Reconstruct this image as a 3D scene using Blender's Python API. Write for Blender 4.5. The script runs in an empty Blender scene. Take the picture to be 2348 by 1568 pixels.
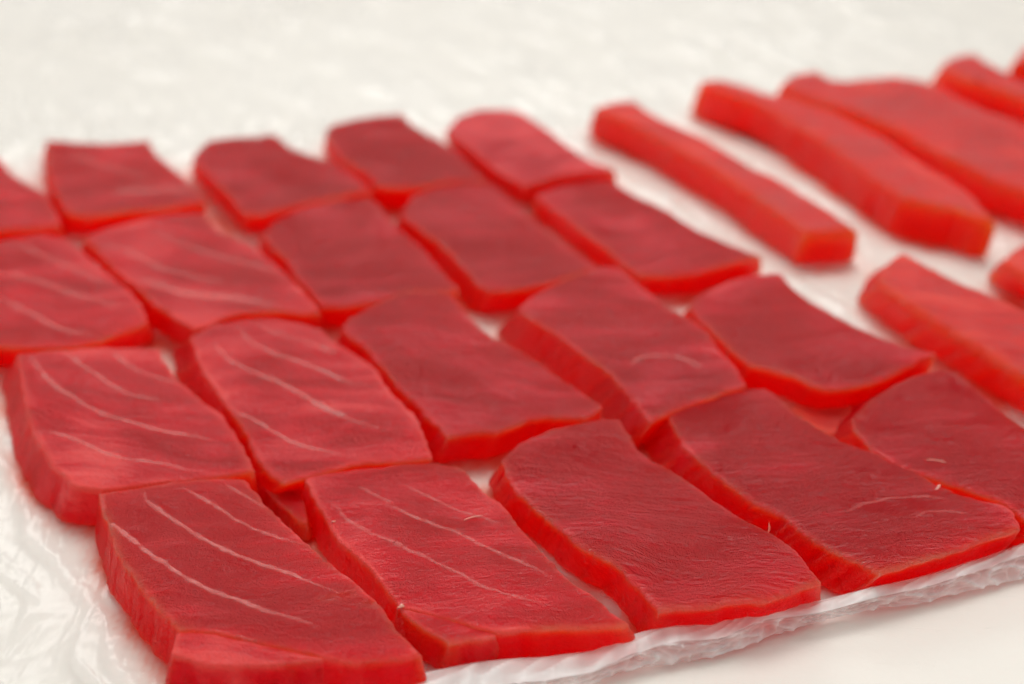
import bpy, math, random
import numpy as np
from mathutils import Vector, noise
from mathutils.bvhtree import BVHTree

scene = bpy.context.scene
random.seed(4)

# ------------------------------------------------------------------ camera
F_PX = 2347 * 80 / 36
PITCH = math.atan(2337 / F_PX)
SP, CP = math.sin(PITCH), math.cos(PITCH)
CAM_H = 0.307
cam_d = bpy.data.cameras.new('camera')
cam_d.lens = 80; cam_d.sensor_width = 36
cam_d.clip_start = 0.02; cam_d.clip_end = 100
cam_d.dof.use_dof = True
cam_d.dof.focus_distance = 0.588
cam_d.dof.aperture_fstop = 7.8
cam = bpy.data.objects.new('camera', cam_d)
scene.collection.objects.link(cam)
cam.location = (0, 0, CAM_H)
cam.rotation_euler = (math.pi / 2 - PITCH, 0, 0)
scene.camera = cam

# ------------------------------------------------------------------ light
world = bpy.data.worlds.new('World'); scene.world = world; world.use_nodes = True
bg = world.node_tree.nodes['Background']
bg.inputs[0].default_value = (1.0, 0.98, 0.945, 1)
bg.inputs[1].default_value = 0.66

def area(name, loc, target, sx, sy, power, col):
    d = bpy.data.lights.new(name, 'AREA'); d.shape = 'RECTANGLE'
    d.size = sx; d.size_y = sy; d.energy = power; d.color = col
    o = bpy.data.objects.new(name, d); scene.collection.objects.link(o)
    o.location = loc
    o.rotation_euler = (Vector(target) - Vector(loc)).to_track_quat('-Z', 'Y').to_euler()
    return o
area('softbox_lamp', (0.15, 1.2, 1.7), (0.05, 0.75, 0), 1.2, 1.0, 17, (1.0, 0.975, 0.94))
area('glint_lamp', (-0.25, 2.9, 1.25), (0.05, 0.75, 0), 1.3, 0.55, 8, (1.0, 0.98, 0.95))  # unseen lamp added behind for wet glints and glow through the back ends

scene.view_settings.view_transform = 'Standard'
scene.view_settings.look = 'None'
scene.view_settings.exposure = 0.0
scene.view_settings.gamma = 1.0
scene.render.engine = 'CYCLES'
scene.cycles.use_denoising = True
scene.cycles.max_bounces = 12
scene.cycles.volume_bounces = 8
scene.cycles.diffuse_bounces = 10
scene.cycles.glossy_bounces = 3
scene.cycles.use_adaptive_sampling = True
scene.cycles.adaptive_threshold = 0.05
scene.cycles.transparent_max_bounces = 10
scene.cycles.transmission_bounces = 8

# ------------------------------------------------------------------ helpers
def wp(px, py, z):
    """a point at height z seen at photo position (px, py) of a 2347 x 1568 frame"""
    xx = (px - 1173.5) / F_PX; yy = (py - 784.0) / F_PX
    t = (CAM_H - z) / (SP + yy * CP)
    return np.array([t * xx, t * (CP - yy * SP), z])

def link(o, parent=None):
    scene.collection.objects.link(o)
    if parent is not None:
        o.parent = parent
        o.matrix_parent_inverse = parent.matrix_world.inverted()
    return o

def tag(o, label=None, cat=None, group=None, kind=None):
    if label: o['label'] = label
    if cat: o['category'] = cat
    if group: o['group'] = group
    if kind: o['kind'] = kind
    return o

def mesh_obj(name, verts, faces, mat, smooth=True, origin=None, parent=None):
    verts = np.asarray(verts, dtype=float)
    if origin is None: origin = np.zeros(3)
    me = bpy.data.meshes.new(name)
    me.from_pydata((verts - origin).tolist(), [], faces)
    if smooth: me.polygons.foreach_set('use_smooth', [True] * len(me.polygons))
    me.materials.append(mat)
    o = bpy.data.objects.new(name, me)
    o.location = Vector(origin)
    if parent is not None:
        o.parent = parent; o.location = Vector(origin) - parent.location
    scene.collection.objects.link(o)
    return o

def n3(x, y, z): return noise.noise(Vector((x, y, z)))

def resample(pts, n):
    pts = np.asarray(pts, float)
    d = np.r_[0, np.cumsum(np.linalg.norm(np.diff(pts, axis=0), axis=1))]
    # Catmull-Rom style smoothing: dense linear, smooth, then resample
    s = np.linspace(0, d[-1], 400)
    q = np.stack([np.interp(s, d, pts[:, k]) for k in range(pts.shape[1])], 1)
    w = 6
    if len(pts) > 2:
        pad = np.vstack([2 * q[0] - q[w:0:-1], q, 2 * q[-1] - q[-2:-w - 2:-1]])
        ker = np.hanning(2 * w + 3)[1:-1]; ker /= ker.sum()
        q = np.stack([np.convolve(pad[:, k], ker, 'valid') for k in range(q.shape[1])], 1)
    d = np.r_[0, np.cumsum(np.linalg.norm(np.diff(q, axis=0), axis=1))]
    s = n if hasattr(n, '__len__') else np.linspace(0, 1, n)
    return np.stack([np.interp(np.asarray(s) * d[-1], d, q[:, k]) for k in range(q.shape[1])], 1)

# ------------------------------------------------------------------ materials
def new_mat(name):
    m = bpy.data.materials.new(name); m.use_nodes = True
    nt = m.node_tree; nt.nodes.clear()
    out = nt.nodes.new('ShaderNodeOutputMaterial')
    return m, nt, out

class G:
    def __init__(s, nt): s.nt = nt
    def n(s, t, **kw):
        nd = s.nt.nodes.new(t)
        for k, v in kw.items(): setattr(nd, k, v)
        return nd
    def l(s, a, b): s.nt.links.new(a, b)
    def noise(s, vec, scale, detail=3, rough=0.55, dist=0.0):
        nd = s.n('ShaderNodeTexNoise')
        s.l(vec, nd.inputs['Vector'])
        nd.inputs['Scale'].default_value = scale; nd.inputs['Detail'].default_value = detail
        nd.inputs['Roughness'].default_value = rough; nd.inputs['Distortion'].default_value = dist
        return nd.outputs['Fac']
    def ramp(s, fac, stops):
        r = s.n('ShaderNodeValToRGB'); s.l(fac, r.inputs[0])
        e = r.color_ramp.elements
        while len(e) < len(stops): e.new(0.5)
        for i, (p, c) in enumerate(stops):
            e[i].position = p; e[i].color = c if len(c) == 4 else (*c, 1)
        return r.outputs[0]
    def mapr(s, v, a, b, c, d):
        m = s.n('ShaderNodeMapRange'); s.l(v, m.inputs[0])
        for i, x in enumerate((a, b, c, d)): m.inputs[i + 1].default_value = x
        return m.outputs[0]
    def math(s, op, a, b=None):
        m = s.n('ShaderNodeMath', operation=op)
        for i, x in enumerate((a, b)):
            if x is None: continue
            if hasattr(x, 'is_linked') or hasattr(x, 'links'): s.l(x, m.inputs[i])
            else: m.inputs[i].default_value = x
        return m.outputs[0]
    def mixc(s, fac, a, b, blend='MIX'):
        m = s.n('ShaderNodeMix', data_type='RGBA', blend_type=blend)
        for i, x in ((0, fac), (6, a), (7, b)):
            if hasattr(x, 'links'): s.l(x, m.inputs[i])
            else: m.inputs[i].default_value = x if i == 0 else (*x, 1)
        return m.outputs[2]
    def mapping(s, vec, scale, rot=(0, 0, 0), loc=None):
        m = s.n('ShaderNodeMapping'); s.l(vec, m.inputs['Vector'])
        m.inputs['Scale'].default_value = scale; m.inputs['Rotation'].default_value = rot
        return m.outputs[0]

def tuna_material(name, sg, deep, mid, pale, rough=(0.3, 0.5), fibre=0.5, rot=0.12, grain=1.0):
    m, nt, out = new_mat(name); g = G(nt)
    wa = g.n('ShaderNodeAttribute', attribute_name='grain_position'); W = wa.outputs['Vector']
    fib = g.noise(g.mapping(W, (0.22, 1, 1), (0, 0, rot)), 420, 2.5, 0.6)
    fib2 = g.noise(g.mapping(W, (0.16, 1, 1), (0, 0, rot - 0.25)), 130, 2, 0.6)
    fine = g.noise(W, 2300, 1, 0.6)
    med = g.noise(W, 900, 2, 0.65)
    at = g.n('ShaderNodeAttribute', attribute_name='tone')
    t = g.math('ADD', g.math('MULTIPLY', fib2, 0.42), g.math('MULTIPLY', fib, 0.42))
    t = g.math('ADD', t, 0.18)
    t = g.math('ADD', t, g.math('MULTIPLY', med, 0.16))
    t = g.math('ADD', t, at.outputs['Fac'])
    col = g.ramp(g.mapr(t, 0.42, 1.05, 0, 1), [(0.0, deep), (0.5, mid), (1.0, pale)])
    p = g.n('ShaderNodeBsdfPrincipled')
    p.subsurface_method = 'RANDOM_WALK'
    g.l(col, p.inputs['Base Color'])
    p.inputs['Subsurface Weight'].default_value = 0.0
    p.inputs['Subsurface Radius'].default_value = (1.0, 0.12, 0.05)
    p.inputs['Subsurface Scale'].default_value = 0.015
    p.inputs['Specular IOR Level'].default_value = 0.36
    p.inputs['IOR'].default_value = 1.42
    r = g.mapr(g.math('ADD', at.outputs['Fac'], g.math('MULTIPLY', fib2, 0.25)), -0.22, 0.22, rough[0] - 0.08, rough[1] + 0.06)
    g.l(r, p.inputs['Roughness'])
    h = g.math('ADD', g.math('MULTIPLY', fib, 0.9 * fibre), g.math('MULTIPLY', fib2, 0.7 * fibre))
    wr = g.math('ABSOLUTE', g.math('SUBTRACT', g.noise(g.mapping(W, (0.45, 1, 1), (0, 0, rot + 0.4)), 360, 2, 0.55), 0.5))
    h = g.math('ADD', h, g.math('MULTIPLY', wr, 1.6 * fibre))
    h = g.math('ADD', h, g.math('MULTIPLY', med, 0.6 * grain))
    h = g.math('ADD', h, g.math('MULTIPLY', fine, 0.4 * grain))
    b = g.n('ShaderNodeBump'); b.inputs['Strength'].default_value = 0.9; b.inputs['Distance'].default_value = 0.0011
    g.l(h, b.inputs['Height']); g.l(b.outputs[0], p.inputs['Normal'])
    # clear jelly-like flesh: light scatters in through the skin of the cut and is absorbed on its way through
    tl = g.n('ShaderNodeBsdfTranslucent'); tl.inputs['Color'].default_value = (0.99, 0.90, 0.88, 1)
    g.l(b.outputs[0], tl.inputs['Normal'])
    mx = g.n('ShaderNodeMixShader'); g.l(g.mapr(t, 0.55, 1.05, OPAQ - 0.16, OPAQ + 0.26), mx.inputs[0])
    g.l(tl.outputs[0], mx.inputs[1]); g.l(p.outputs[0], mx.inputs[2])
    gs = g.n('ShaderNodeBsdfGlossy'); g.l(r, gs.inputs['Roughness']); g.l(b.outputs[0], gs.inputs['Normal'])
    fr = g.n('ShaderNodeFresnel'); fr.inputs['IOR'].default_value = 1.33; g.l(b.outputs[0], fr.inputs['Normal'])
    ge = g.n('ShaderNodeNewGeometry')
    ff = g.math('MULTIPLY', g.math('MULTIPLY', fr.outputs[0], g.mapr(g.math('ADD', at.outputs['Fac'], g.math('MULTIPLY', fib2, 0.2)), -0.25, 0.15, SHEEN * 1.4, SHEEN * 0.8)), g.math('SUBTRACT', 1.0, ge.outputs['Backfacing']))
    p.inputs['Specular IOR Level'].default_value = 0.0
    m2 = g.n('ShaderNodeMixShader'); g.l(ff, m2.inputs[0]); g.l(mx.outputs[0], m2.inputs[1]); g.l(gs.outputs[0], m2.inputs[2])
    g.l(m2.outputs[0], out.inputs['Surface'])
    va = g.n('ShaderNodeVolumeAbsorption'); va.inputs['Color'].default_value = (0.9988, sg, 0.05, 1); va.inputs['Density'].default_value = 1800
    g.l(va.outputs[0], out.inputs['Volume'])
    return m

OPAQ = 0.31
SHEEN = 0.38
M_VEINED = tuna_material('veined tuna', 0.48, (0.52, 0.001, 0.020), (0.84, 0.008, 0.032), (0.96, 0.09, 0.090), (0.18, 0.36), 0.6, 0.10)
M_FIBRE = tuna_material('fibrous tuna', 0.42, (0.38, 0.001, 0.020), (0.70, 0.006, 0.034), (0.92, 0.08, 0.09), (0.18, 0.36), 1.15, 0.22)
M_STRIP = tuna_material('strip tuna', 0.70, (0.86, 0.004, 0.006), (0.94, 0.016, 0.012), (0.97, 0.10, 0.06), (0.36, 0.55), 0.35, -0.45)

def fat_material():
    m, nt, out = new_mat('pale sinew'); g = G(nt)
    tc = g.n('ShaderNodeTexCoord')
    p = g.n('ShaderNodeBsdfPrincipled')
    p.inputs['Base Color'].default_value = (0.76, 0.25, 0.23, 1)
    p.inputs['Subsurface Weight'].default_value = 0.6
    p.inputs['Subsurface Radius'].default_value = (1, 0.5, 0.4); p.inputs['Subsurface Scale'].default_value = 0.001
    p.inputs['Roughness'].default_value = 0.45
    at = g.n('ShaderNodeAttribute', attribute_name='body')
    nz = g.mapr(g.noise(tc.outputs['Object'], 420, 4, 0.65), 0.3, 0.66, 0.28, 1.0)
    fz = g.mapr(g.noise(tc.outputs['Object'], 2500, 2, 0.6), 0.35, 0.6, 0.55, 1.0)
    a = g.math('MULTIPLY', g.math('MULTIPLY', at.outputs['Fac'], nz), fz)
    tr = g.n('ShaderNodeBsdfTransparent')
    mx = g.n('ShaderNodeMixShader')
    g.l(a, mx.inputs[0]); g.l(tr.outputs[0], mx.inputs[1]); g.l(p.outputs[0], mx.inputs[2])
    g.l(mx.outputs[0], out.inputs[0])
    return m
M_FAT = fat_material()

def scrap_material():
    m, nt, out = new_mat('pale scrap'); g = G(nt)
    p = g.n('ShaderNodeBsdfPrincipled')
    tc = g.n('ShaderNodeTexCoord')
    g.l(g.ramp(g.noise(tc.outputs['Object'], 900), [(0.35, (0.62, 0.22, 0.18)), (0.65, (0.78, 0.42, 0.32))]), p.inputs['Base Color'])
    p.inputs['Roughness'].default_value = 0.35
    p.inputs['Subsurface Weight'].default_value = 0.5; p.inputs['Subsurface Scale'].default_value = 0.001
    g.l(p.outputs[0], out.inputs[0]); return m
M_SCRAP = scrap_material()

def table_material():
    m, nt, out = new_mat('white plastic board'); g = G(nt)
    tc = g.n('ShaderNodeTexCoord'); P = tc.outputs['Object']
    p = g.n('ShaderNodeBsdfPrincipled')
    big = g.noise(P, 7, 3, 0.5)
    col = g.ramp(big, [(0.3, (0.80, 0.77, 0.71)), (0.7, (0.83, 0.805, 0.75))])
    # fine knife scratches in two directions
    scr = None
    for rot, s, seed in ((0.75, 60, 0.0), (-0.5, 46, 3.1), (0.95, 38, 7.7)):
        v = g.noise(g.mapping(P, (0.05, 1, 1), (0, 0, rot)), s * 3.2, 2, 0.4)
        line = g.math('ABSOLUTE', g.math('SUBTRACT', v, 0.53 + seed * 0.008))
        line = g.mapr(line, 0.0, 0.0022, 1, 0)
        gate = g.mapr(g.noise(P, 9 + seed, 2), 0.50, 0.62, 0, 1)
        line = g.math('MULTIPLY', line, gate)
        scr = line if scr is None else g.math('MAXIMUM', scr, line)
    col = g.mixc(g.math('MULTIPLY', scr, 0.16), col, (0.55, 0.5, 0.45))
    g.l(col, p.inputs['Base Color'])
    g.l(g.mapr(g.noise(P, 30, 4), 0.3, 0.7, 0.32, 0.5), p.inputs['Roughness'])
    b = g.n('ShaderNodeBump'); b.inputs['Strength'].default_value = 0.25; b.inputs['Distance'].default_value = 0.0004
    g.l(g.math('SUBTRACT', g.noise(P, 350, 3), scr), b.inputs['Height']); g.l(b.outputs[0], p.inputs['Normal'])
    g.l(p.outputs[0], out.inputs[0]); return m
M_TABLE = table_material()

def film_material(name):
    m, nt, out = new_mat(name); g = G(nt)
    tc = g.n('ShaderNodeTexCoord'); P = tc.outputs['Object']
    at = g.n('ShaderNodeAttribute', attribute_name='milk')
    tr = g.n('ShaderNodeBsdfTransparent'); tr.inputs[0].default_value = (1, 1, 1, 1)
    tl = g.n('ShaderNodeBsdfTranslucent'); tl.inputs[0].default_value = (0.97, 0.965, 0.955, 1)
    df = g.n('ShaderNodeBsdfDiffuse'); df.inputs[0].default_value = (0.97, 0.965, 0.955, 1)
    gl = g.n('ShaderNodeBsdfGlossy'); gl.inputs['Roughness'].default_value = 0.20
    nz = g.noise(g.mapping(P, (1, 0.13, 1), (0, 0, -0.41)), 110, 2, 0.55, 0.35)
    nr = g.math('ABSOLUTE', g.math('SUBTRACT', nz, 0.5))
    nr = g.math('MINIMUM', nr, 0.09)
    b = g.n('ShaderNodeBump'); b.inputs['Strength'].default_value = 0.45; b.inputs['Distance'].default_value = 0.005
    g.l(nr, b.inputs['Height'])
    for nd in (tl, df, gl): g.l(b.outputs[0], nd.inputs['Normal'])
    ju_glow = g.n('ShaderNodeAttribute', attribute_name='juice_glow')       # red juice, with the glow through the fish painted in as tint
    g.l(g.mixc(ju_glow.outputs['Fac'], (1, 1, 1), (0.97, 0.42, 0.34)), tr.inputs[0])
    dc = g.mixc(ju_glow.outputs['Fac'], (0.97, 0.965, 0.955), (0.93, 0.30, 0.24))
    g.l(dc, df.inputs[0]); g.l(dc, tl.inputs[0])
    m1 = g.n('ShaderNodeMixShader'); m1.inputs[0].default_value = 0.35
    g.l(df.outputs[0], m1.inputs[1]); g.l(tl.outputs[0], m1.inputs[2])
    m2 = g.n('ShaderNodeMixShader')
    g.l(g.math('MULTIPLY', at.outputs['Fac'], g.mapr(nz, 0.3, 0.7, 0.75, 1.25)), m2.inputs[0])
    g.l(tr.outputs[0], m2.inputs[1]); g.l(m1.outputs[0], m2.inputs[2])
    fr = g.n('ShaderNodeFresnel'); fr.inputs['IOR'].default_value = 1.5; g.l(b.outputs[0], fr.inputs['Normal'])
    m3 = g.n('ShaderNodeMixShader')
    g.l(g.math('MINIMUM', g.math('MULTIPLY', fr.outputs[0], 0.7), 0.45), m3.inputs[0])
    g.l(m2.outputs[0], m3.inputs[1]); g.l(gl.outputs[0], m3.inputs[2])
    g.l(m3.outputs[0], out.inputs[0]); return m
M_FILM = film_material('thin plastic film')

# ------------------------------------------------------------------ table
T = 3.0
tab = mesh_obj('table', [(-T, -0.6, 0), (T, -0.6, 0), (T, 5, 0), (-T, 5, 0), (-T, -0.6, -0.03), (T, -0.6, -0.03), (T, 5, -0.03), (-T, 5, -0.03)],
               [(0, 1, 2, 3), (7, 6, 5, 4), (0, 4, 5, 1), (1, 5, 6, 2), (2, 6, 7, 3), (3, 7, 4, 0)], M_TABLE, smooth=False)
tag(tab, 'white plastic worktop with fine knife scratches under everything', 'table', kind='structure')

# ------------------------------------------------------------------ tuna blocks
BLOCKS = {}
ROOTED = set('ABDFGIJLMX')
TONE = dict(A=-0.14, B=0.0, C=-0.20, D=-0.18, E=-0.14, F=0.05, G=0.09, H=-0.08, I=0.0, J=-0.12, L=0.05, M=0.05, N=-0.10, O=-0.16, P=-0.08, X=-0.12, Y=-0.13, Z=-0.22, AA=0.10, K=0.06, V=0.08, W=-0.06, Jf=0.15, Gf=0.05, Af=0.10, Bf=0.08)
Z0 = 0.0013

def edge_space(n, length, b):
    """n stations in 0..1, several of them inside the rounded rim"""
    e = np.array([0, 0.12, 0.3, 0.6, 1.0, 1.6]) * b / length
    inner = np.linspace(e[-1], 1 - e[-1], max(3, n))
    return np.r_[e[:-1], inner, (1 - e[:-1])[::-1]]

def block(key, name, label, group, mat, h, back, right, front, left, foot=None, shear=None,
          bev=0.0007, res=0.0012, lump=0.0007, rag=0.0006, tones=(), flare=0.0013, cat='tuna block', part_of=None, dents=()):
    seed = random.random() * 50
    back = list(back); right = [back[-1]] + list(right); front = [right[-1]] + list(front); left = [front[-1]] + list(left) + [back[0]]
    W = lambda L: [wp(x, y, h) for x, y in L]
    B, R, Fr, L = W(back), W(right), W(front)[::-1], W(left)[::-1]
    wid = 0.5 * (np.linalg.norm(B[0] - B[-1]) + np.linalg.norm(Fr[0] - Fr[-1]))
    lng = 0.5 * (np.linalg.norm(L[0] - L[-1]) + np.linalg.norm(R[0] - R[-1]))
    us = edge_space(int(wid / res), wid, bev); vs = edge_space(int(lng / res), lng, bev)
    nu, nv = len(us), len(vs)
    c0, c1 = resample(B, us), resample(Fr, us); d0, d1 = resample(L, vs), resample(R, vs)
    U, V = np.meshgrid(us, vs)                     # rows: v, columns: u
    U3, V3 = U[..., None], V[..., None]
    S = (1 - V3) * c0[None] + V3 * c1[None] + (1 - U3) * d0[:, None] + U3 * d1[:, None] \
        - ((1 - U3) * (1 - V3) * c0[0] + U3 * (1 - V3) * c0[-1] + (1 - U3) * V3 * c1[0] + U3 * V3 * c1[-1])
    if shear is None:
        if foot:
            (tx, ty), (bx, by) = foot
            shear = (wp(bx, by, Z0) - wp(tx, ty, h))[:2]
        else: shear = np.array([-0.002, 0.002])
    shear = np.asarray(shear, float)
    # rounded rim + gentle lumps
    dist = np.minimum(np.minimum(U, 1 - U) * wid, np.minimum(V, 1 - V) * lng)
    corner = np.sqrt(np.minimum(U, 1 - U) * wid * np.minimum(V, 1 - V) * lng)
    dd = np.clip(dist / bev, 0, 1)
    drop = bev * (1 - np.sqrt(np.clip(1 - (1 - dd) ** 2, 0, 1)))
    Z = np.full(U.shape, h) - drop
    for i in range(nv):
        for j in range(nu):
            x, y = S[i, j, 0], S[i, j, 1]
            e = min(1, dist[i, j] / 0.006)
            a = n3(x * 55 + seed, y * 55, seed) * lump + n3(x * 160, y * 160 + seed, 3.3) * lump * 0.32
            a += n3(x * 420 + 9, y * 700 + seed, 1.1) * 0.00012
            Z[i, j] += a - lump * 0.35 * (1 - e) ** 2
            r = n3(x * 230 + seed, y * 230, 7.7) * rag + n3(x * 700, y * 700, seed) * rag * 0.6
            k = max(0, 1 - dist[i, j] / (4 * bev))
            S[i, j, 0] += r * k; S[i, j, 1] += n3(x * 230, y * 230 + 5, seed) * rag * k
    for line, wd, dp in dents:
        q = np.array([wp(x, y, h)[:2] for x, y in line])
        sd = np.abs(signed_dist(S[..., :2].reshape(-1, 2), np.vstack([q, q[-2:0:-1]]))).reshape(U.shape)
        Z -= dp * np.clip(1 - sd / wd, 0, 1) ** 1.5
    verts = [(*S[i, j, :2], Z[i, j]) for i in range(nv) for j in range(nu)]
    faces = [(i * nu + j, (i + 1) * nu + j, (i + 1) * nu + j + 1, i * nu + j + 1) for i in range(nv - 1) for j in range(nu - 1)]
    # rim loop, counter-clockwise seen from above is: left(down) front right(up) back
    loop = [i * nu for i in range(nv)] + [(nv - 1) * nu + j for j in range(1, nu)] + [i * nu + nu - 1 for i in range(nv - 2, -1, -1)] + [j for j in range(nu - 2, 0, -1)]
    n = len(loop); P0 = np.array([verts[k] for k in loop])
    tang = np.roll(P0, -1, 0) - np.roll(P0, 1, 0)
    nor = np.stack([tang[:, 1], -tang[:, 0]], 1); nor /= np.linalg.norm(nor, axis=1)[:, None] + 1e-9
    for _ in range(4): nor = (nor + np.roll(nor, 1, 0) + np.roll(nor, -1, 0)) / 3
    nz = max(6, int(h / res)); prev = loop
    for k in range(1, nz + 1):
        s = k / nz
        ring = []
        for q in range(n):
            x, y, z = P0[q]
            zz = z + (Z0 - z) * s
            bul = 0.0005 * math.sin(math.pi * s) + flare * s ** 1.7 - 0.0007 * max(0, (s - 0.88) / 0.12) ** 2
            bul += n3(x * 260 + seed, y * 260, zz * 70) * 0.0008 * min(1, s * 3) + n3(x * 70, y * 70 + seed, zz * 90) * 0.0009 * min(1, s * 2)
            verts.append((x + shear[0] * s + nor[q, 0] * bul, y + shear[1] * s + nor[q, 1] * bul, zz))
            ring.append(len(verts) - 1)
        for q in range(n):
            q2 = (q + 1) % n
            faces.append((prev[q], ring[q], ring[q2], prev[q2]))
        prev = ring
    cen = np.mean([verts[k] for k in prev], 0); verts.append(tuple(cen)); c = len(verts) - 1
    for q in range(n): faces.append((prev[q], c, prev[(q + 1) % n]))
    origin = np.array([cen[0], cen[1], Z0])
    if part_of:
        root = BLOCKS[part_of]['o']; o = mesh_obj(name, verts, faces, mat, origin=origin, parent=root)
    elif key in ROOTED:
        root = bpy.data.objects.new(name, None); root.location = Vector(origin); root.empty_display_size = 0.01
        scene.collection.objects.link(root)
        o = mesh_obj('flesh', verts, faces, mat, origin=origin, parent=root); tag(root, label, cat, group)
    else:
        root = o = mesh_obj(name, verts, faces, mat, origin=origin); tag(o, label, cat, group)
    va = np.array(verts)
    base = TONE.get(key, 0.0) + random.uniform(-0.03, 0.03)
    ga_ = random.uniform(-0.35, 0.35); ca, sa = math.cos(ga_), math.sin(ga_)
    gp, tone = np.empty((len(va), 3)), np.empty(len(va)); so = seed * 0.31
    for k, (x, y, zz) in enumerate(verts):
        w = noise.noise_vector(Vector((x * 34 + seed, y * 34, zz * 34)))
        rx, ry = x * ca - y * sa, x * sa + y * ca
        gp[k] = (rx + so + w[0] * 0.007, ry + so + w[1] * 0.007, zz + w[2] * 0.004)
        tone[k] = base + 0.30 * n3(x * 48, y * 48 + seed, zz * 48) + 0.08 * n3(x * 120, y * 120 + seed, zz * 120) + 0.20 * n3((rx + w[0] * 0.010) * 22 + seed, (ry + w[1] * 0.010) * 150, zz * 60)
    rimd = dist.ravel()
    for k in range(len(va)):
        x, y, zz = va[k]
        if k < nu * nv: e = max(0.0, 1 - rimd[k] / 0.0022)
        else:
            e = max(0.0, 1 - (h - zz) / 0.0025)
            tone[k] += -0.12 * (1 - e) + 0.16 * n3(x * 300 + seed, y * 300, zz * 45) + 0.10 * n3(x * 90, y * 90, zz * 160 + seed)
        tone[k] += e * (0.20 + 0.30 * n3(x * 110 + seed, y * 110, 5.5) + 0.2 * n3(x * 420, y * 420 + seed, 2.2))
    ga = o.data.attributes.new('grain_position', 'FLOAT_VECTOR', 'POINT'); ga.data.foreach_set('vector', gp.ravel())
    for poly, amt, soft in tones:
        pw = np.array([wp(x, y, h)[:2] for x, y in poly])
        tone += amt * np.clip(0.5 - signed_dist(va[:, :2], pw) / soft, 0, 1)
    at = o.data.attributes.new('tone', 'FLOAT', 'POINT'); at.data.foreach_set('value', tone.tolist())
    BLOCKS[key] = dict(o=root, mesh=o, xy=va[:, :2], h=h, bvh=BVHTree.FromPolygons([tuple(v) for v in verts], faces))
    return o

def signed_dist(pts, poly):
    n = len(poly); d = np.full(len(pts), 1e9); inside = np.zeros(len(pts), bool)
    for i in range(n):
        a, b = poly[i], poly[(i + 1) % n]; ab = b - a
        t = np.clip(((pts - a) @ ab) / (ab @ ab + 1e-12), 0, 1)
        d = np.minimum(d, np.linalg.norm(pts - a - t[:, None] * ab, axis=1))
        c = (a[1] > pts[:, 1]) != (b[1] > pts[:, 1])
        with np.errstate(divide='ignore', invalid='ignore'):
            xi = (b[0] - a[0]) * (pts[:, 1] - a[1]) / (b[1] - a[1] + 1e-15) + a[0]
        inside ^= c & (pts[:, 0] < xi)
    return np.where(inside, -d, d)

GB = 'tuna blocks laid in rows'; GS = 'long tuna strips'
block('A', 'tuna_block', 'dark red tuna block with pale curved lines, nearest the bottom left corner', GB, M_VEINED, 0.0150,
      [(226, 1130), (330, 1115), (450, 1099), (505, 1094), (562, 1096)],
      [(602, 1147), (658, 1200), (715, 1256), (771, 1298), (822, 1338), (867, 1377), (900, 1424), (934, 1463), (966, 1494)],
      [(893, 1510), (799, 1519), (738, 1503), (690, 1489), (600, 1467), (489, 1446), (412, 1441)],
      [(385, 1412), (357, 1384), (320, 1339), (286, 1298), (260, 1241), (245, 1192)],
      shear=(0.0, 0.001), res=0.0006, dents=[([(745, 1374), (762, 1368), (780, 1364), (806, 1358)], 0.0012, 0.0011), ([(832, 1386), (850, 1378), (868, 1377)], 0.0012, 0.0009)], flare=0.0026)
block('B', 'tuna_block', 'red tuna block with faint pale lines, second from the left in the front row', GB, M_VEINED, 0.0135,
      [(699, 1095), (760, 1083), (822, 1073), (912, 1065), (1006, 1061), (1066, 1075)],
      [(1115, 1128), (1157, 1160), (1194, 1207), (1251, 1268), (1300, 1320), (1363, 1365), (1405, 1403), (1442, 1427)],
      [(1432, 1436), (1326, 1437), (1232, 1441), (1138, 1446), (1060, 1424), (980, 1403), (914, 1387)],
      [ (890, 1358), (859, 1309), (822, 1275), (777, 1237), (750, 1192), (720, 1143)],
      shear=(0.0, 0.007), res=0.0008, flare=0.0036)
block('C', 'tuna_block', 'wet glossy crimson tuna block, third from the left in the front row', GB, M_FIBRE, 0.0150,
      [(1150, 1055), (1194, 1012), (1251, 988), (1326, 972), (1385, 961), (1420, 964)],
      [(1458, 1024), (1558, 1092), (1635, 1142), (1712, 1187), (1767, 1215), (1826, 1260), (1858, 1296), (1881, 1330)],
      [(1835, 1346), (1785, 1364), (1744, 1376), (1672, 1379), (1617, 1386), (1549, 1393), (1513, 1399)],
      [(1467, 1346), (1417, 1300), (1382, 1275), (1326, 1249), (1281, 1204), (1232, 1166), (1183, 1121), (1157, 1083)],
      foot=((1513, 1399), (1500, 1452)), res=0.0008, lump=0.0010, flare=0.0034)
block('D', 'tuna_block', 'purplish red tuna block with orange frayed right end, beside the raised film edge', GB, M_FIBRE, 0.0140,
      [(1533, 953), (1570, 932), (1617, 915), (1685, 893), (1753, 886)],
      [(1781, 906), (1817, 937), (1867, 974), (1935, 1010), (2003, 1035), (2090, 1074), (2144, 1108), (2199, 1131), (2262, 1146), (2300, 1154), (2326, 1176), (2338, 1212)],
      [(2253, 1236), (2194, 1256), (2130, 1275), (2080, 1289), (2022, 1312)],
      [(1980, 1294), (1912, 1265), (1858, 1233), (1799, 1185), (1735, 1151), (1672, 1110), (1617, 1065), (1572, 1024), (1545, 982)],
      foot=((2022, 1312), (1960, 1362)), res=0.0008, lump=0.0010, tones=[([(2180, 1190), (2262, 1140), (2400, 1120), (2400, 1400), (2200, 1300)], 0.2, 0.008)], flare=0.0034)
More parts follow.
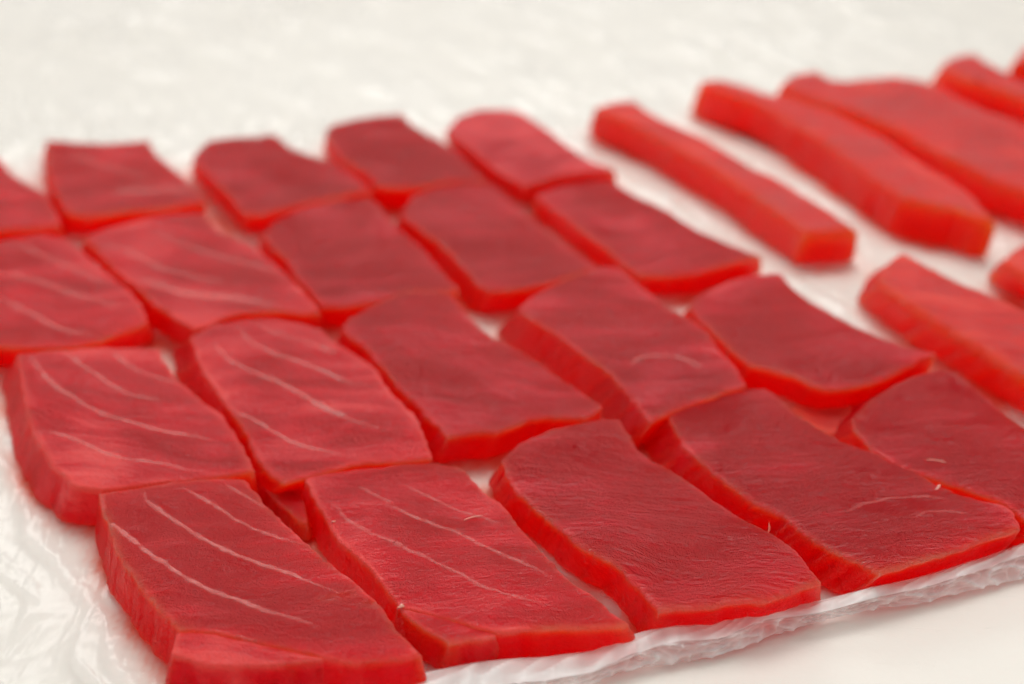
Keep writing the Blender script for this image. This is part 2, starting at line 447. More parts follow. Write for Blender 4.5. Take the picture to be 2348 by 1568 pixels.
block('E', 'tuna_block', 'dark red tuna block cut off by the right edge, below the long orange strip', GB, M_FIBRE, 0.0140,
      [(1952, 955), (2000, 908), (2080, 864), (2150, 842), (2195, 853)],
      [(2240, 890), (2300, 940), (2360, 990), (2430, 1045), (2530, 1120)],
      [(2500, 1160), (2440, 1200), (2380, 1215)],
      [(2300, 1150), (2215, 1118), (2130, 1090), (2060, 1064), (1995, 1030), (1955, 985)],
      foot=((1995, 1030), (1960, 1060)), flare=0.0030)
block('F', 'tuna_block', 'veined red tuna block just behind the nearest left block, beside the bare film', GB, M_VEINED, 0.0145,
      [(38, 810), (105, 804), (154, 803), (210, 797), (316, 799), (366, 799)],
      [(379, 829), (403, 864), (428, 884), (467, 918), (508, 944), (533, 980), (554, 1015), (570, 1050), (582, 1077)],
      [(540, 1081), (474, 1090), (403, 1102), (333, 1110), (232, 1122)],
      [(170, 1110), (128, 1076), (100, 1034), (80, 996), (62, 944), (48, 874), (40, 830)],
      foot=((84, 994), (76, 1066)), tones=[([(84, 996), (180, 1012), (280, 1052), (403, 1070), (500, 1095), (200, 1300), (0, 1150)], 0.10, 0.003)], flare=0.0038)
block('G', 'tuna_block', 'veined red tuna block in the second row between two other blocks, tip pointing down', GB, M_VEINED, 0.0145,
      [(437, 768), (491, 743), (544, 735), (614, 729), (684, 735), (735, 748)],
      [(758, 777), (810, 808), (858, 839), (889, 890), (944, 941), (971, 987), (991, 1046)],
      [(946, 1052), (868, 1056), (795, 1066), (719, 1086), (655, 1103)],
      [(624, 1088), (600, 1060), (579, 1023), (560, 988), (544, 960), (520, 930), (495, 890), (472, 862), (451, 822)],
      foot=((472, 862), (450, 900)), flare=0.0040)
block('H', 'tuna_block', 'crimson tuna block with curled wavy front end, in the middle of the picture', GB, M_FIBRE, 0.0135,
      [(783, 748), (803, 722), (860, 694), (926, 671), (1000, 668), (1032, 672)],
      [(1063, 706), (1094, 741), (1133, 775), (1188, 797), (1258, 843), (1317, 882), (1382, 930)],
      [(1344, 955), (1305, 953), (1250, 949), (1211, 956), (1172, 975), (1133, 987), (1082, 987), (1024, 999)],
      [(993, 966), (954, 927), (914, 886), (885, 847), (862, 820), (831, 786), (797, 765)],
      foot=((1024, 999), (1004, 1058)), res=0.0010, lump=0.0010, flare=0.0020)
block('I', 'tuna_block', 'tall red tuna block right of the central block with a wide dark left side', GB, M_FIBRE, 0.0150,
      [(1190, 707), (1219, 679), (1278, 644), (1336, 624), (1378, 610), (1414, 610)],
      [(1438, 626), (1477, 663), (1524, 700), (1576, 726), (1621, 757), (1640, 790), (1680, 830), (1712, 880)],
      [(1670, 894), (1600, 918), (1537, 943), (1490, 964)],
      [(1453, 921), (1434, 894), (1395, 847), (1336, 808), (1281, 769), (1238, 741), (1198, 720)],
      foot=((1238, 741), (1200, 800)), res=0.0010, flare=0.0025)
block('J', 'tuna_block', 'red tuna block with a bowed dark front, left of the long orange strip', GB, M_FIBRE, 0.0135,
      [(1582, 702), (1594, 677), (1662, 646), (1716, 631), (1770, 622), (1792, 624)],
      [(1818, 658), (1857, 689), (1915, 720), (1966, 748), (2013, 771), (2071, 794), (2145, 807)],
      [(2110, 820), (2052, 849), (1993, 872), (1935, 882), (1888, 884), (1857, 876), (1818, 857), (1763, 840), (1716, 830)],
      [(1692, 812), (1660, 781), (1640, 763), (1613, 741), (1588, 716)],
      foot=((1888, 884), (1870, 932)), res=0.0010, tones=[([(1560, 700), (1700, 610), (1820, 600), (1860, 690), (1700, 690)], 0.10, 0.01)])
block('K', 'tuna_strip', 'long orange red tuna strip running off the right edge, alone in the second row', GS, M_STRIP, 0.0165,
      [(2010, 640), (2022, 612), (2042, 590), (2062, 574), (2083, 577)],
      [(2130, 607), (2207, 646), (2266, 668), (2347, 706), (2450, 762), (2600, 840)],
      [(2560, 890), (2520, 950)],
      [(2440, 912), (2347, 860), (2250, 800), (2150, 738), (2080, 692), (2030, 656)],
      foot=((2080, 692), (2035, 742)), bev=0.0024, cat='tuna strip', lump=0.0008)
block('L', 'tuna_block', 'veined red tuna block at the left edge, third row from the front', GB, M_VEINED, 0.0140,
      [(-90, 570), (-20, 552), (40, 543), (99, 537), (150, 545)],
      [(198, 584), (255, 628), (303, 668), (326, 702), (340, 736)],
      [(316, 748), (274, 762), (225, 779), (150, 790), (60, 792), (0, 790), (-50, 800)],
      [(-85, 720), (-95, 640)], foot=((316, 748), (312, 790)), flare=0.0030)
block('M', 'tuna_block', 'broad red tuna block with wide pale bands, second from the left in its row', GB, M_VEINED, 0.0140,
      [(196, 541), (247, 519), (307, 504), (396, 488), (468, 487)],
      [(495, 524), (584, 566), (643, 615), (690, 658), (733, 708)],
      [(698, 714), (631, 707), (561, 711), (519, 723), (478, 744), (442, 750)],
      [(405, 727), (370, 707), (340, 682), (316, 660), (270, 621), (226, 579)], foot=((631, 707), (628, 745)), flare=0.0040)
block('N', 'tuna_block', 'purplish tuna block directly behind the central one, with a dark front end', GB, M_FIBRE, 0.0130,
      [(600, 530), (635, 502), (692, 478), (767, 460), (838, 452), (868, 474)],
      [(913, 525), (962, 564), (1012, 619), (1050, 660)],
      [(989, 668), (946, 663), (868, 688), (789, 698), (737, 695)],
      [(711, 661), (674, 628), (660, 596), (622, 561)], foot=((789, 698), (785, 742)))
block('O', 'tuna_block', 'purplish tuna block in the third row, right of the one behind the centre', GB, M_FIBRE, 0.0130,
      [(922, 482), (947, 446), (1000, 426), (1080, 416), (1130, 424)],
      [(1180, 467), (1220, 500), (1270, 540), (1320, 580), (1366, 606)],
      [(1297, 632), (1239, 648), (1180, 659), (1121, 663), (1100, 654)],
      [(1065, 617), (1034, 581), (998, 550), (962, 521), (928, 497)], foot=((1121, 663), (1100, 712)))
block('P', 'tuna_block', 'purplish red tuna block in the third row, next to the long single strip', GB, M_FIBRE, 0.0130,
      [(1229, 447), (1288, 424), (1363, 415), (1409, 414)],
      [(1444, 437), (1490, 462), (1540, 487), (1596, 522), (1656, 552), (1712, 572), (1747, 582)],
      [(1692, 593), (1641, 608), (1591, 622), (1515, 628), (1466, 627)],
      [(1424, 598), (1386, 567), (1340, 532), (1290, 492), (1249, 463)], foot=((1515, 628), (1512, 674)))
block('Q', 'tuna_strip', 'long thin tuna strip standing apart, first strip right of the blocks', GS, M_STRIP, 0.0160,
      [(1362, 244), (1405, 232), (1459, 226)],
      [(1484, 248), (1535, 278), (1616, 314), (1717, 374), (1818, 425), (1919, 490), (1966, 522)],
      [(1919, 528), (1843, 532)],
      [(1767, 478), (1666, 406), (1565, 345), (1474, 295), (1420, 270), (1385, 258)],
      foot=((1843, 532), (1826, 604)), bev=0.0024, cat='tuna strip')
block('R', 'tuna_strip', 'long tuna strip with a deep red tall side, second strip from the blocks', GS, M_STRIP, 0.0180,
      [(1603, 186), (1640, 179), (1690, 190)],
      [(1757, 214), (1850, 240), (1919, 258), (2020, 308), (2121, 372), (2222, 433), (2283, 505)],
      [(2240, 496), (2190, 476), (2140, 468)],
      [(2070, 452), (1990, 400), (1919, 344), (1843, 294), (1767, 248), (1690, 218), (1640, 202)],
      foot=((1919, 344), (1898, 424)), bev=0.0024, cat='tuna strip', lump=0.0008)
block('S', 'tuna_strip', 'widest tuna strip, between two other strips at the upper right', GS, M_STRIP, 0.0170,
      [(1787, 190), (1815, 165), (1863, 159), (1893, 177), (1939, 184), (1990, 175), (2045, 169), (2090, 176), (2130, 192)],
      [(2200, 226), (2290, 264), (2360, 292), (2500, 350), (2640, 410)],
      [(2600, 460), (2560, 520)],
      [(2440, 476), (2347, 436), (2272, 408), (2171, 357), (2100, 316), (2020, 276), (1919, 240), (1830, 212)],
      foot=((2171, 357), (2155, 420)), bev=0.0024, cat='tuna strip', lump=0.0009)
block('T', 'tuna_strip', 'tuna strip with one small dark speck, near the top right corner', GS, M_STRIP, 0.0170,
      [(2150, 154), (2166, 134), (2200, 122), (2236, 121)],
      [(2287, 155), (2347, 187), (2450, 238), (2600, 300)],
      [(2560, 330), (2500, 352)],
      [(2420, 262), (2347, 222), (2280, 198), (2200, 174)],
      foot=((2280, 198), (2262, 250)), bev=0.0024, cat='tuna strip')
block('U', 'tuna_strip', 'tip of a tuna strip in the extreme top right corner', GS, M_STRIP, 0.0170,
      [(2322, 134), (2347, 104), (2400, 84), (2450, 90)],
      [(2520, 130), (2600, 170), (2700, 220)], [(2670, 240), (2640, 262)], [(2560, 220), (2460, 180), (2380, 152)],
      bev=0.0024, cat='tuna strip')
block('V', 'tuna_strip', 'orange end of a tuna strip at the right edge, just above the long one', GS, M_STRIP, 0.0165,
      [(2300, 598), (2318, 570), (2360, 548), (2430, 535)],
      [(2480, 570), (2560, 612), (2700, 690)], [(2660, 710), (2620, 752)], [(2500, 690), (2420, 650), (2347, 622)],
      foot=((2300, 598), (2268, 640)), bev=0.0024, cat='tuna strip')
block('W', 'tuna_block', 'red tuna block cut off by the left edge in the farthest row', GB, M_VEINED, 0.0135,
      [(-130, 372), (-80, 345), (-30, 345)],
      [(0, 365), (30, 398), (97, 438), (127, 480), (136, 512)],
      [(69, 521), (0, 526), (-60, 532)], [(-100, 470)], foot=((0, 526), (0, 560)), flare=0.0040)
block('X', 'tuna_block', 'purplish square backed tuna block, leftmost whole one in the farthest row', GB, M_VEINED, 0.0135,
      [(106, 320), (163, 324), (247, 328), (297, 325), (341, 320)],
      [(358, 352), (420, 402), (458, 437), (472, 462)],
      [(396, 471), (297, 481), (198, 496), (162, 488)], [(145, 472), (126, 436), (112, 391), (108, 350)], foot=((198, 496), (196, 535)), flare=0.0015)
block('Y', 'tuna_block', 'rounded purplish tuna block in the farthest row, second whole one from the left', GB, M_FIBRE, 0.0140,
      [(442, 358), (476, 324), (534, 315), (594, 308), (624, 302)],
      [(663, 334), (717, 357), (772, 377), (816, 402), (850, 432)],
      [(791, 444), (717, 456), (668, 470), (600, 488), (562, 490)], [(526, 447), (487, 407), (455, 378)], foot=((562, 490), (565, 528)))
block('Z', 'tuna_block', 'darkest purplish tuna block in the farthest row, third whole one from the left', GB, M_FIBRE, 0.0140,
      [(748, 300), (764, 283), (816, 271), (920, 256)],
      [(955, 293), (1014, 323), (1063, 362), (1098, 396), (1112, 413)],
      [(1039, 412), (964, 424), (890, 426), (863, 422)], [(841, 397), (793, 367), (764, 339), (750, 316)], foot=((890, 426), (893, 472)))
block('AA', 'tuna_block', 'lighter red rounded tuna block in the farthest row, beside the first strip', GB, M_FIBRE, 0.0140,
      [(1022, 296), (1046, 267), (1090, 252), (1150, 250), (1197, 257)],
      [(1240, 287), (1290, 322), (1340, 360), (1385, 378), (1408, 384)],
      [(1338, 392), (1262, 406), (1200, 426)], [(1160, 402), (1112, 368), (1072, 333), (1034, 310)], foot=((1338, 392), (1340, 430)),
      tones=[([(1000, 300), (1040, 230), (1220, 230), (1430, 380), (1300, 400), (1150, 320)], 0.14, 0.02)])

# thin loose flaps of flesh hanging at the foot of two blocks
block('Jf', 'loose_flap', None, None, M_STRIP, 0.0042,
      [(1812, 930), (1880, 934), (1955, 928)], [(1962, 955), (1956, 990)], [(1930, 1000), (1890, 985), (1850, 962)], [(1826, 944)],
      shear=(0, 0.001), bev=0.0006, res=0.0009, lump=0.0006, part_of='J')
block('Af', 'corner_flap', None, None, M_VEINED, 0.0143,
      [(408, 1446), (489, 1450), (600, 1472), (690, 1494), (736, 1507)], [(738, 1511)], [(690, 1514), (600, 1520), (538, 1522), (465, 1516), (396, 1496)], [(398, 1470)],
      shear=(-0.001, -0.001), bev=0.0005, res=0.0007, lump=0.0006, part_of='A')
block('Bf', 'corner_flap', None, None, M_VEINED, 0.0128,
      [(908, 1391), (980, 1408), (1060, 1428), (1136, 1450)], [(1134, 1454)], [(1095, 1462), (1030, 1472)], [(980, 1444), (938, 1416)],
      shear=(-0.001, 0.005), bev=0.0005, res=0.0007, lump=0.0005, part_of='B')
block('Gf', 'loose_flap', None, None, M_VEINED, 0.0075,
      [(588, 1092), (640, 1112), (672, 1120), (692, 1110)], [(699, 1150), (706, 1196)], [(690, 1192), (668, 1176)], [(640, 1150), (605, 1118)],
      shear=(0, 0.001), bev=0.0008, res=0.0009, lump=0.0008, part_of='G')

# ------------------------------------------------------------------ pale sinew lines in the flesh
def z1(L): return [(x / 2.658, (y + 2599) / 2.658) for x, y in L]
def z2(L): return [((x + 1625) / 2.6586, (y + 2600) / 2.6586) for x, y in L]
def z3(L): return [((x + 2960.6) / 2.2017, (y + 1884) / 2.2017) for x, y in L]
def z4(L): return [(x / 2.8506, (y + 1742.3) / 2.8506) for x, y in L]
def z5(L): return [((x + 1721.9) / 2.5610, (y + 1408.8) / 2.5610) for x, y in L]
def z7(L): return [(x / 2.0219, (y + 370.7) / 2.0219) for x, y in L]

def sinew(key, px, width=0.0011, body=0.8):
    bk = BLOCKS[key]; h = bk['h']; o = bk['o']
    P = [wp(x, y, h) for x, y in px]
    length = sum(np.linalg.norm(np.array(P[i + 1]) - P[i]) for i in range(len(P) - 1))
    n = max(12, int(length / 0.0007)); C = resample(P, n)[:, :2]
    tg = np.gradient(C, axis=0); tg /= np.linalg.norm(tg, axis=1)[:, None]
    nm = np.stack([-tg[:, 1], tg[:, 0]], 1)
    verts, faces, att = [], [], []
    offs = np.array([-1, -0.62, -0.25, 0.25, 0.62, 1]); lift = np.array([-0.00002, 0.00006, 0.00012, 0.00012, 0.00006, -0.00002]); bd = [0, 0.3, 0.78, 0.78, 0.3, 0]
    rows = []
    for i in range(n):
        s = i / (n - 1)
        w = 1.7 * width * (0.75 + 0.5 * n3(C[i, 0] * 180, C[i, 1] * 180, 2)) * (0.55 + 0.45 * min(1, 8 * s, 8 * (1 - s)))
        wob = n3(C[i, 0] * 330, C[i, 1] * 330, 8) * 0.00035
        row = []
        for k in range(6):
            q = C[i] + nm[i] * (offs[k] * w + wob)
            hit = bk['bvh'].ray_cast(Vector((q[0], q[1], 0.1)), Vector((0, 0, -1)))[0]
            if hit is None or hit.z < h - 0.004: row = None; break
            row.append((q[0], q[1], hit.z + lift[k] + 0.00003))
        if row is None: rows.append(None); continue
        rows.append(len(verts)); verts += row
        fade = min(1, 5 * s + 0.25, 5 * (1 - s) + 0.1)
        att += [b * body * fade for b in bd]
    for i in range(n - 1):
        if rows[i] is None or rows[i + 1] is None: continue
        a, b = rows[i], rows[i + 1]
        for k in range(5): faces.append((a + k, a + k + 1, b + k + 1, b + k))
    if not faces: return
    r = mesh_obj('fat_line', verts, faces, M_FAT, origin=np.array(verts[0]), parent=o)
    a = r.data.attributes.new('body', 'FLOAT', 'POINT'); a.data.foreach_set('value', att)

sinew('A', z1([(612, 420), (650, 560), (760, 650), (930, 790), (1100, 900), (1300, 1010), (1450, 1060), (1650, 1130), (1850, 1190), (1960, 1230)]), 0.0009, 0.85)
sinew('A', z1([(872, 400), (890, 450), (1000, 530), (1150, 630), (1300, 720), (1450, 790), (1600, 850), (1820, 920), (2000, 990), (2080, 1010)]), 0.0009, 0.85)
sinew('A', z1([(1100, 372), (1200, 420), (1330, 500), (1450, 580), (1600, 640), (1750, 690), (1880, 735)]), 0.0008, 0.6)
sinew('A', z1([(1370, 355), (1500, 430), (1620, 500)]), 0.0007, 0.5)
sinew('A', z1([(1110, 1235), (1300, 1245), (1480, 1275), (1700, 1330), (1900, 1375)]), 0.0007, 0.4)
sinew('B', z2([(720, 460), (880, 540), (1010, 590), (1150, 640), (1300, 720), (1450, 790), (1600, 850), (1750, 920)]), 0.0008, 0.6)
sinew('B', z2([(830, 350), (1000, 430), (1200, 520), (1300, 550), (1480, 620)]), 0.0007, 0.45)
sinew('B', z2([(400, 470), (480, 560), (640, 650), (850, 740), (1000, 810), (1200, 910), (1290, 970), (1450, 1020), (1600, 1060), (1750, 1100)]), 0.0008, 0.55)
sinew('B', z2([(560, 360), (660, 420), (800, 480)]), 0.0007, 0.4)
sinew('F', z4([(200, 585), (260, 690), (390, 810), (560, 910), (700, 980), (850, 1020), (1100, 1080), (1300, 1110), (1500, 1160)]), 0.0010, 0.8)
sinew('F', z4([(430, 560), (520, 640), (650, 720), (770, 800), (900, 850), (1080, 890)]), 0.0010, 0.75)
sinew('F', z4([(740, 570), (830, 640), (930, 690), (1050, 730), (1180, 765)]), 0.0010, 0.6)
sinew('F', z4([(262, 1088), (320, 1080), (480, 1130), (650, 1200), (800, 1250), (1000, 1280), (1150, 1310), (1280, 1350)]), 0.0009, 0.75)
sinew('G', z4([(1390, 500), (1500, 620), (1650, 690), (1850, 770), (2000, 850), (2150, 930), (2260, 985)]) + z5([(100, 950), (220, 1010), (340, 1060), (440, 1090), (560, 1130)]), 0.0010, 0.8)
sinew('G', z4([(1540, 395), (1640, 500), (1780, 570), (1950, 620), (2100, 680), (2250, 750)]) + z5([(150, 760), (300, 830), (480, 880)]), 0.0010, 0.85)
sinew('G', z4([(1650, 360), (1800, 430), (2000, 490), (2200, 570)]) + z5([(150, 610), (300, 655)]), 0.0009, 0.5)
sinew('G', z4([(1490, 925), (1650, 1000), (1780, 1080), (1900, 1140), (2050, 1190), (2240, 1240)]), 0.0009, 0.75)
sinew('L', z4([(0, 30), (130, 70), (300, 110), (450, 170), (560, 210), (700, 240), (850, 270)]), 0.0014, 0.65)
sinew('L', z4([(0, 210), (130, 270), (250, 330), (350, 390), (480, 430), (620, 450)]), 0.0014, 0.65)
sinew('L', z7([(30, 755), (150, 790), (270, 850), (400, 900), (520, 960)]), 0.0016, 0.45)
sinew('M', z7([(545, 895), (700, 940), (850, 985), (1000, 1000), (1200, 1030), (1330, 1040)]), 0.0028, 0.55)
sinew('M', z7([(700, 700), (860, 760), (1020, 820), (1200, 870), (1330, 910)]), 0.0018, 0.4)
sinew('M', z7([(450, 745), (600, 800), (760, 880), (950, 920), (1150, 950)]), 0.0020, 0.4)
sinew('X', z7([(320, 330), (450, 390), (600, 430), (760, 470)]), 0.0025, 0.35)
sinew('X', z7([(500, 530), (650, 510), (800, 510), (930, 530)]), 0.0035, 0.45)
sinew('I', z5([(1965, 740), (2020, 700), (2120, 680), (2250, 690), (2348, 720), (2420, 770)]), 0.0010, 0.6)
sinew('D', z3([(1310, 700), (1400, 650), (1550, 622), (1700, 620), (1850, 640)]), 0.0007, 0.5)
sinew('D', z3([(1650, 740), (1720, 705), (1850, 700), (1960, 715)]), 0.0007, 0.4)

# ------------------------------------------------------------------ plastic film
def film():
    z = 0.0008
    W = lambda L, zz=z: [wp(x, y, zz) for x, y in L]
    ridge_px = [(560, 1690), (760, 1625), (880, 1578), (968, 1543), (1081, 1521), (1183, 1509), (1251, 1506), (1307, 1498), (1356, 1496), (1401, 1475), (1456, 1453),
                (1563, 1429), (1654, 1423), (1744, 1390), (1867, 1378), (1980, 1354), (2162, 1308), (2253, 1280), (2347, 1245), (2500, 1185), (2640, 1130)]
    low_px = [(560, 1810), (760, 1740), (900, 1680), (1000, 1650), (1150, 1620), (1300, 1585), (1445, 1534), (1565, 1520), (1672, 1492), (1781, 1456), (1890, 1416),
              (2026, 1394), (2117, 1378), (2253, 1347), (2347, 1323), (2500, 1278), (2640, 1235)]
    zr, zl = 0.0062, 0.0012
    ridge = resample(W(ridge_px, zr), 420); low = resample(W(low_px, zl), 420)
    # flat sheet: Coons patch, finer towards the camera
    base = ridge.copy(); base[:, 1] += 0.0035; base[:, 2] = z
    nu, nv = 420, 420
    us = np.linspace(0, 1, nu); vs = np.linspace(0, 1, nv) ** 1.7
    front = np.vstack([[wp(-500, 2250, z)], [wp(100, 1960, z)], base])
    d = np.r_[0, np.cumsum(np.linalg.norm(np.diff(front, axis=0), axis=1))]; d /= d[-1]
    c0 = np.stack([np.interp(us, d, front[:, k]) for k in range(3)], 1)
    c1 = resample(W([(-520, -190), (100, -170), (600, -180), (1000, -200), (1400, -210), (1900, -240), (2347, -260), (2900, -300)]), us)
    for j in range(nu): c1[j, 1] += n3(us[j] * 14, 3, 1) * 0.02
    V, U = np.meshgrid(vs, us, indexing='ij')
    S = (1 - V[..., None]) * c0[None] + V[..., None] * c1[None]
    bl = [b['xy'] for b in BLOCKS.values()]
    # coarse footprint map of the blocks, used to press the film flat under them
    x0, y0, cs = -0.5, 0.3, 0.002
    occ = np.zeros((600, 500), bool)
    for b in bl:
        ii = ((b - [x0, y0]) / cs).astype(int)
        ok = (ii >= 0).all(1) & (ii[:, 0] < 500) & (ii[:, 1] < 600)
        occ[ii[ok, 1], ii[ok, 0]] = True
    f = occ.astype(float)
    for _ in range(5):
        p = np.pad(f, 1, mode='edge')
        f = np.maximum(f, (p[:-2, 1:-1] + p[2:, 1:-1] + p[1:-1, :-2] + p[1:-1, 2:] + p[1:-1, 1:-1] * 4) / 8)
    Zs = np.zeros(U.shape); Mk = np.zeros(U.shape); JuGlow = np.zeros(U.shape)
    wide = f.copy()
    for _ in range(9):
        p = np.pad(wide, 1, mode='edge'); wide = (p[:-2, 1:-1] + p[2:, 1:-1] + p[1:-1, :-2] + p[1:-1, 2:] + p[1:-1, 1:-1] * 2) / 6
    for i in range(nv):
        for j in range(nu):
            x, y = S[i, j, 0], S[i, j, 1]
            gx, gy = int((x - x0) / cs), int((y - y0) / cs)
            o = f[gy, gx] if 0 <= gx < 500 and 0 <= gy < 600 else 0
            wx = x + 0.012 * n3(x * 30, y * 30, 5); wy = y + 0.012 * n3(x * 30, y * 30, 9)
            # folds run roughly along the blocks' long sides
            a = 0.92 * wx + 0.40 * wy; b = -0.40 * wx + 0.92 * wy
            r1 = (1 - abs(n3(a * 95, b * 13, 1.5))) ** 6
            r2 = (1 - abs(n3(wx * 60 + 7, wy * 150, 4.5))) ** 7
            r3 = (1 - abs(n3(wx * 260 + 3, wy * 200, 2.5))) ** 4
            g = 0.5 + 0.5 * n3(x * 14, y * 14, 0.3)
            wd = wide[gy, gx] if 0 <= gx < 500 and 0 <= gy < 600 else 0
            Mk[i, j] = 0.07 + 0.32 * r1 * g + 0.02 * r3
            JuGlow[i, j] = max(0, min(1, wd * wd * (0.50 + 1.6 * n3(x * 60, y * 60, 6.5)) + 0.40 * max(0, wd) * r3 * r3 + 0.25 * max(0, wd) * r1))  # red glow of the gaps painted in together with the juice
            Zs[i, j] = (1 - o) * (0.0030 * r1 * g + 0.0006 * r2 * g + 0.0002 * r3 + 0.0004 * (0.5 + n3(x * 40, y * 40, 2)))
    Zs *= np.minimum(1, V / 0.01 + 0.1)
    verts = [(S[i, j, 0], S[i, j, 1], z + max(0, Zs[i, j]) * (1 if 1 else 0)) for i in range(nv) for j in range(nu)]
    verts = [(x, y, min(zz, 0.0011) if False else zz) for x, y, zz in verts]
    faces = [(i * nu + j, i * nu + j + 1, (i + 1) * nu + j + 1, (i + 1) * nu + j) for i in range(nv - 1) for j in range(nu - 1)]
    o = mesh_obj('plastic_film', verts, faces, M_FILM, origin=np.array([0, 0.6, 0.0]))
    tag(o, 'thin crinkled clear plastic film spread beneath all the tuna', 'plastic film')
    at = o.data.attributes.new('milk', 'FLOAT', 'POINT')
    at.data.foreach_set('value', Mk.ravel().tolist())
    at = o.data.attributes.new('juice_glow', 'FLOAT', 'POINT'); at.data.foreach_set('value', JuGlow.ravel().tolist())
    # turned-up front edge: riser, flat fold on top, its glare put in as milky white, crinkled clear drop in front
    verts, att, faces = [], [], []
    bx = [560, 900, 1300, 1480, 1650, 1790, 1900, 2347, 2640]; bo = [70, 66, 54, 42, 38, 33, 27, 24, 24]
    shelf = resample([wp(x, y + np.interp(x, bx, bo), zr + 0.0008) for x, y in ridge_px], 900)
    ridge9 = resample(W(ridge_px, zr), 900); low9 = resample(W(low_px, zl), 900)
    m = 34; nr = 900
    for i in range(nr):
        R = ridge9[i]; A = np.array([R[0], R[1] + 0.0035, z + 0.0002])
        Sh = shelf[np.argmin(np.abs(shelf[:, 0] - R[0] - 0.0006))]; L = low9[np.argmin(np.abs(low9[:, 0] - R[0] - 0.001))]
        wob = n3(R[0] * 70, 1, 2)
        for q in range(m):
            s = q / (m - 1)
            if s < 0.22:
                t = s / 0.22; P = A * (1 - t) + R * t; P[2] = A[2] + (R[2] - A[2]) * math.sin(t * math.pi / 2); mk = 0.12 + 0.75 * max(0, t - 0.75) * 4
            elif s < 0.5:
                t = (s - 0.22) / 0.28; P = R * (1 - t) + Sh * t; cz = (1 - abs(n3(P[0] * 120 + t, t * 1.5 + P[0] * 40, 9))) ** 4; P[2] += 0.0007 * math.sin(math.pi * t) * (1 + wob) + 0.0008 * (cz - 0.3) * math.sin(math.pi * t); mk = 0.62 + 0.28 * cz
            else:
                t = (s - 0.5) / 0.5; P = Sh * (1 - t) + L * t; P[2] = L[2] + (Sh[2] - L[2]) * math.cos(t * math.pi / 2) ** 1.25
                mk = max(0.0, 0.72 - 2.6 * max(0, t - 0.05 + 0.14 * n3(P[0] * 130, t * 2, 3)))
                cr = min(1, t * 2.5)
                f1 = (1 - abs(n3(P[0] * 95 + t * 1.2, t * 2.2 - P[0] * 60, 4))) ** 5 - 0.35
                f2 = (1 - abs(n3(P[0] * 210 - t * 2, t * 3 + P[0] * 110, 6))) ** 4 - 0.4
                mk = max(mk, 0.52 + 0.50 * f1 + 0.28 * f2)
                P = P + np.array([0.0003 * f2, -0.0017 * f1 - 0.0007 * f2, 0.0006 * f1]) * cr
            P[2] = max(P[2] + 0.0005 * wob * (s > 0.1), 0.0006)
            verts.append(tuple(P)); att.append(mk)
    for i in range(nr - 1):
        for q in range(m - 1):
            faces.append((i * m + q, i * m + q + 1, (i + 1) * m + q + 1, (i + 1) * m + q))
    e = mesh_obj('turned_up_edge', verts, faces, M_FILM, origin=np.array(verts[0]), parent=o)
    e['label'] = 'white turned-up front edge of the film'
    a = e.data.attributes.new('milk', 'FLOAT', 'POINT'); a.data.foreach_set('value', att)
film()

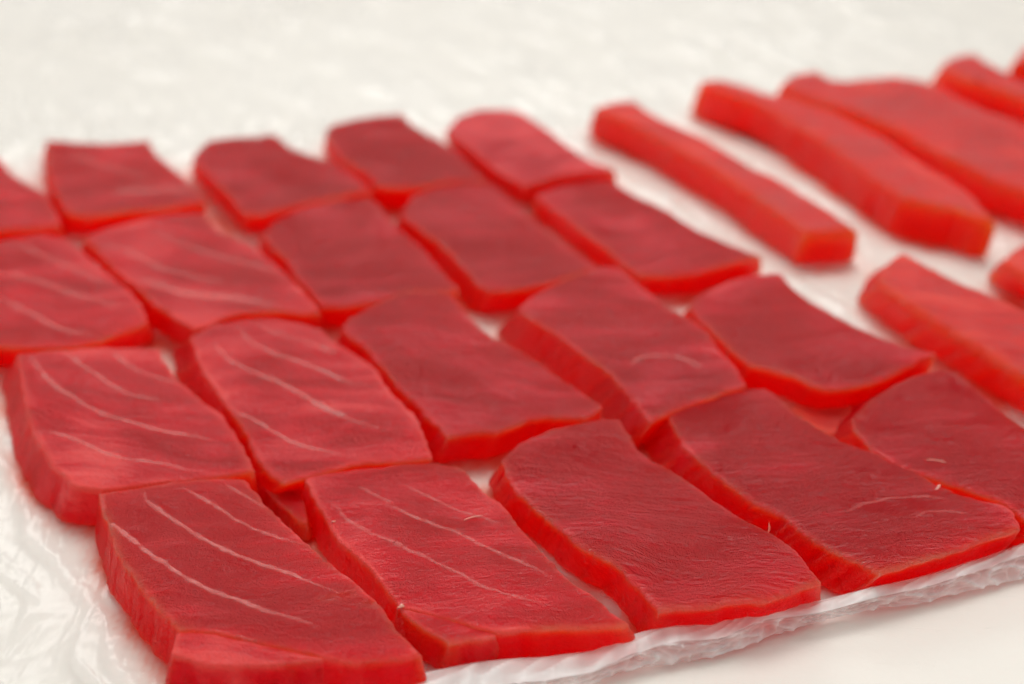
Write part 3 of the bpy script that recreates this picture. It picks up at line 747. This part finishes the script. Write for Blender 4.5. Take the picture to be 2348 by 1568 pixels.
# ------------------------------------------------------------------ scraps lying on the flesh
def scrap(name, label, key, px, length, width, ang, mat, upright=0.0, arch=0.03, group='tiny scraps on the tuna', cat='scrap'):
    bk = BLOCKS[key]; p = wp(*px, bk['h'])
    hit = bk['bvh'].ray_cast(Vector((p[0], p[1], 0.1)), Vector((0, 0, -1)))[0]
    base = hit if hit is not None else Vector(p)
    n, m = 14, 8; verts, faces = [], []
    d = Vector((math.cos(ang), math.sin(ang), 0)); sd = Vector((-d.y, d.x, 0)); up = Vector((0, 0, 1))
    for i in range(n):
        s = i / (n - 1); c = base + d * (length * (s - 0.5) * (1 - 0.7 * upright)) + up * (length * (upright * s + arch * math.sin(math.pi * s) * 0.4) + width * 0.25)
        c = c + sd * (width * 0.3 * math.sin(s * 5 + length * 900))
        w = width * 0.5 * (0.15 + 0.85 * math.sin(math.pi * min(1, s * 0.95 + 0.05))) * (1 + 0.5 * n3(s * 5, length * 700, 2))
        for k in range(m):
            a = 2 * math.pi * k / m
            verts.append(tuple(c + sd * (w * math.cos(a)) + up * (w * 0.7 * math.sin(a))))
    for i in range(n - 1):
        for k in range(m): faces.append((i * m + k, i * m + (k + 1) % m, (i + 1) * m + (k + 1) % m, (i + 1) * m + k))
    faces += [tuple(range(m))[::-1], tuple((n - 1) * m + k for k in range(m))]
    o = mesh_obj(name, verts, faces, mat, origin=np.array(base))
    return tag(o, label, cat, group)
scrap('flesh_scrap', 'tiny upright pale fibre on the edge of the wet crimson block', 'C', (1762, 1216), 0.0030, 0.0005, 1.2, M_SCRAP, 0.9)
scrap('flesh_scrap', 'small pale crumb on the purplish block beside the raised film edge', 'D', (2150, 1118), 0.0040, 0.0009, 0.9, M_SCRAP)
scrap('flesh_scrap', 'thin pale sliver lying on the second block of the front row', 'B', (1085, 1188), 0.0060, 0.0006, 0.45, M_SCRAP, 0, 0.05)
scrap('flesh_scrap', 'bright speck of fat on the left rim of the second front block', 'B', (765, 1194), 0.0012, 0.0007, 0.8, M_SCRAP)
scrap('flesh_scrap', 'pale pink knob at the notched left corner of the second front block', 'B', (918, 1392), 0.0022, 0.0014, 1.4, M_SCRAP)
scrap('flesh_scrap', 'straw coloured fibre on the block cut off at the right edge', 'E', (2146, 1056), 0.0060, 0.0005, -0.3, M_SCRAP, 0, 0.1)
def speck_material():
    m, nt, out = new_mat('dark speck'); g = G(nt)
    p = g.n('ShaderNodeBsdfPrincipled'); tc = g.n('ShaderNodeTexCoord')
    g.l(g.ramp(g.noise(tc.outputs['Object'], 800), [(0.3, (0.05, 0.008, 0.008)), (0.7, (0.10, 0.015, 0.012))]), p.inputs['Base Color'])
    p.inputs['Roughness'].default_value = 0.5; g.l(p.outputs[0], out.inputs[0]); return m
scrap('dark_speck', 'small dark speck on the strip near the top right corner', 'T', (2247, 184), 0.0022, 0.0020, 0.3, speck_material(), 0, 0.02, None, 'speck')
scene.cycles.time_limit = 720
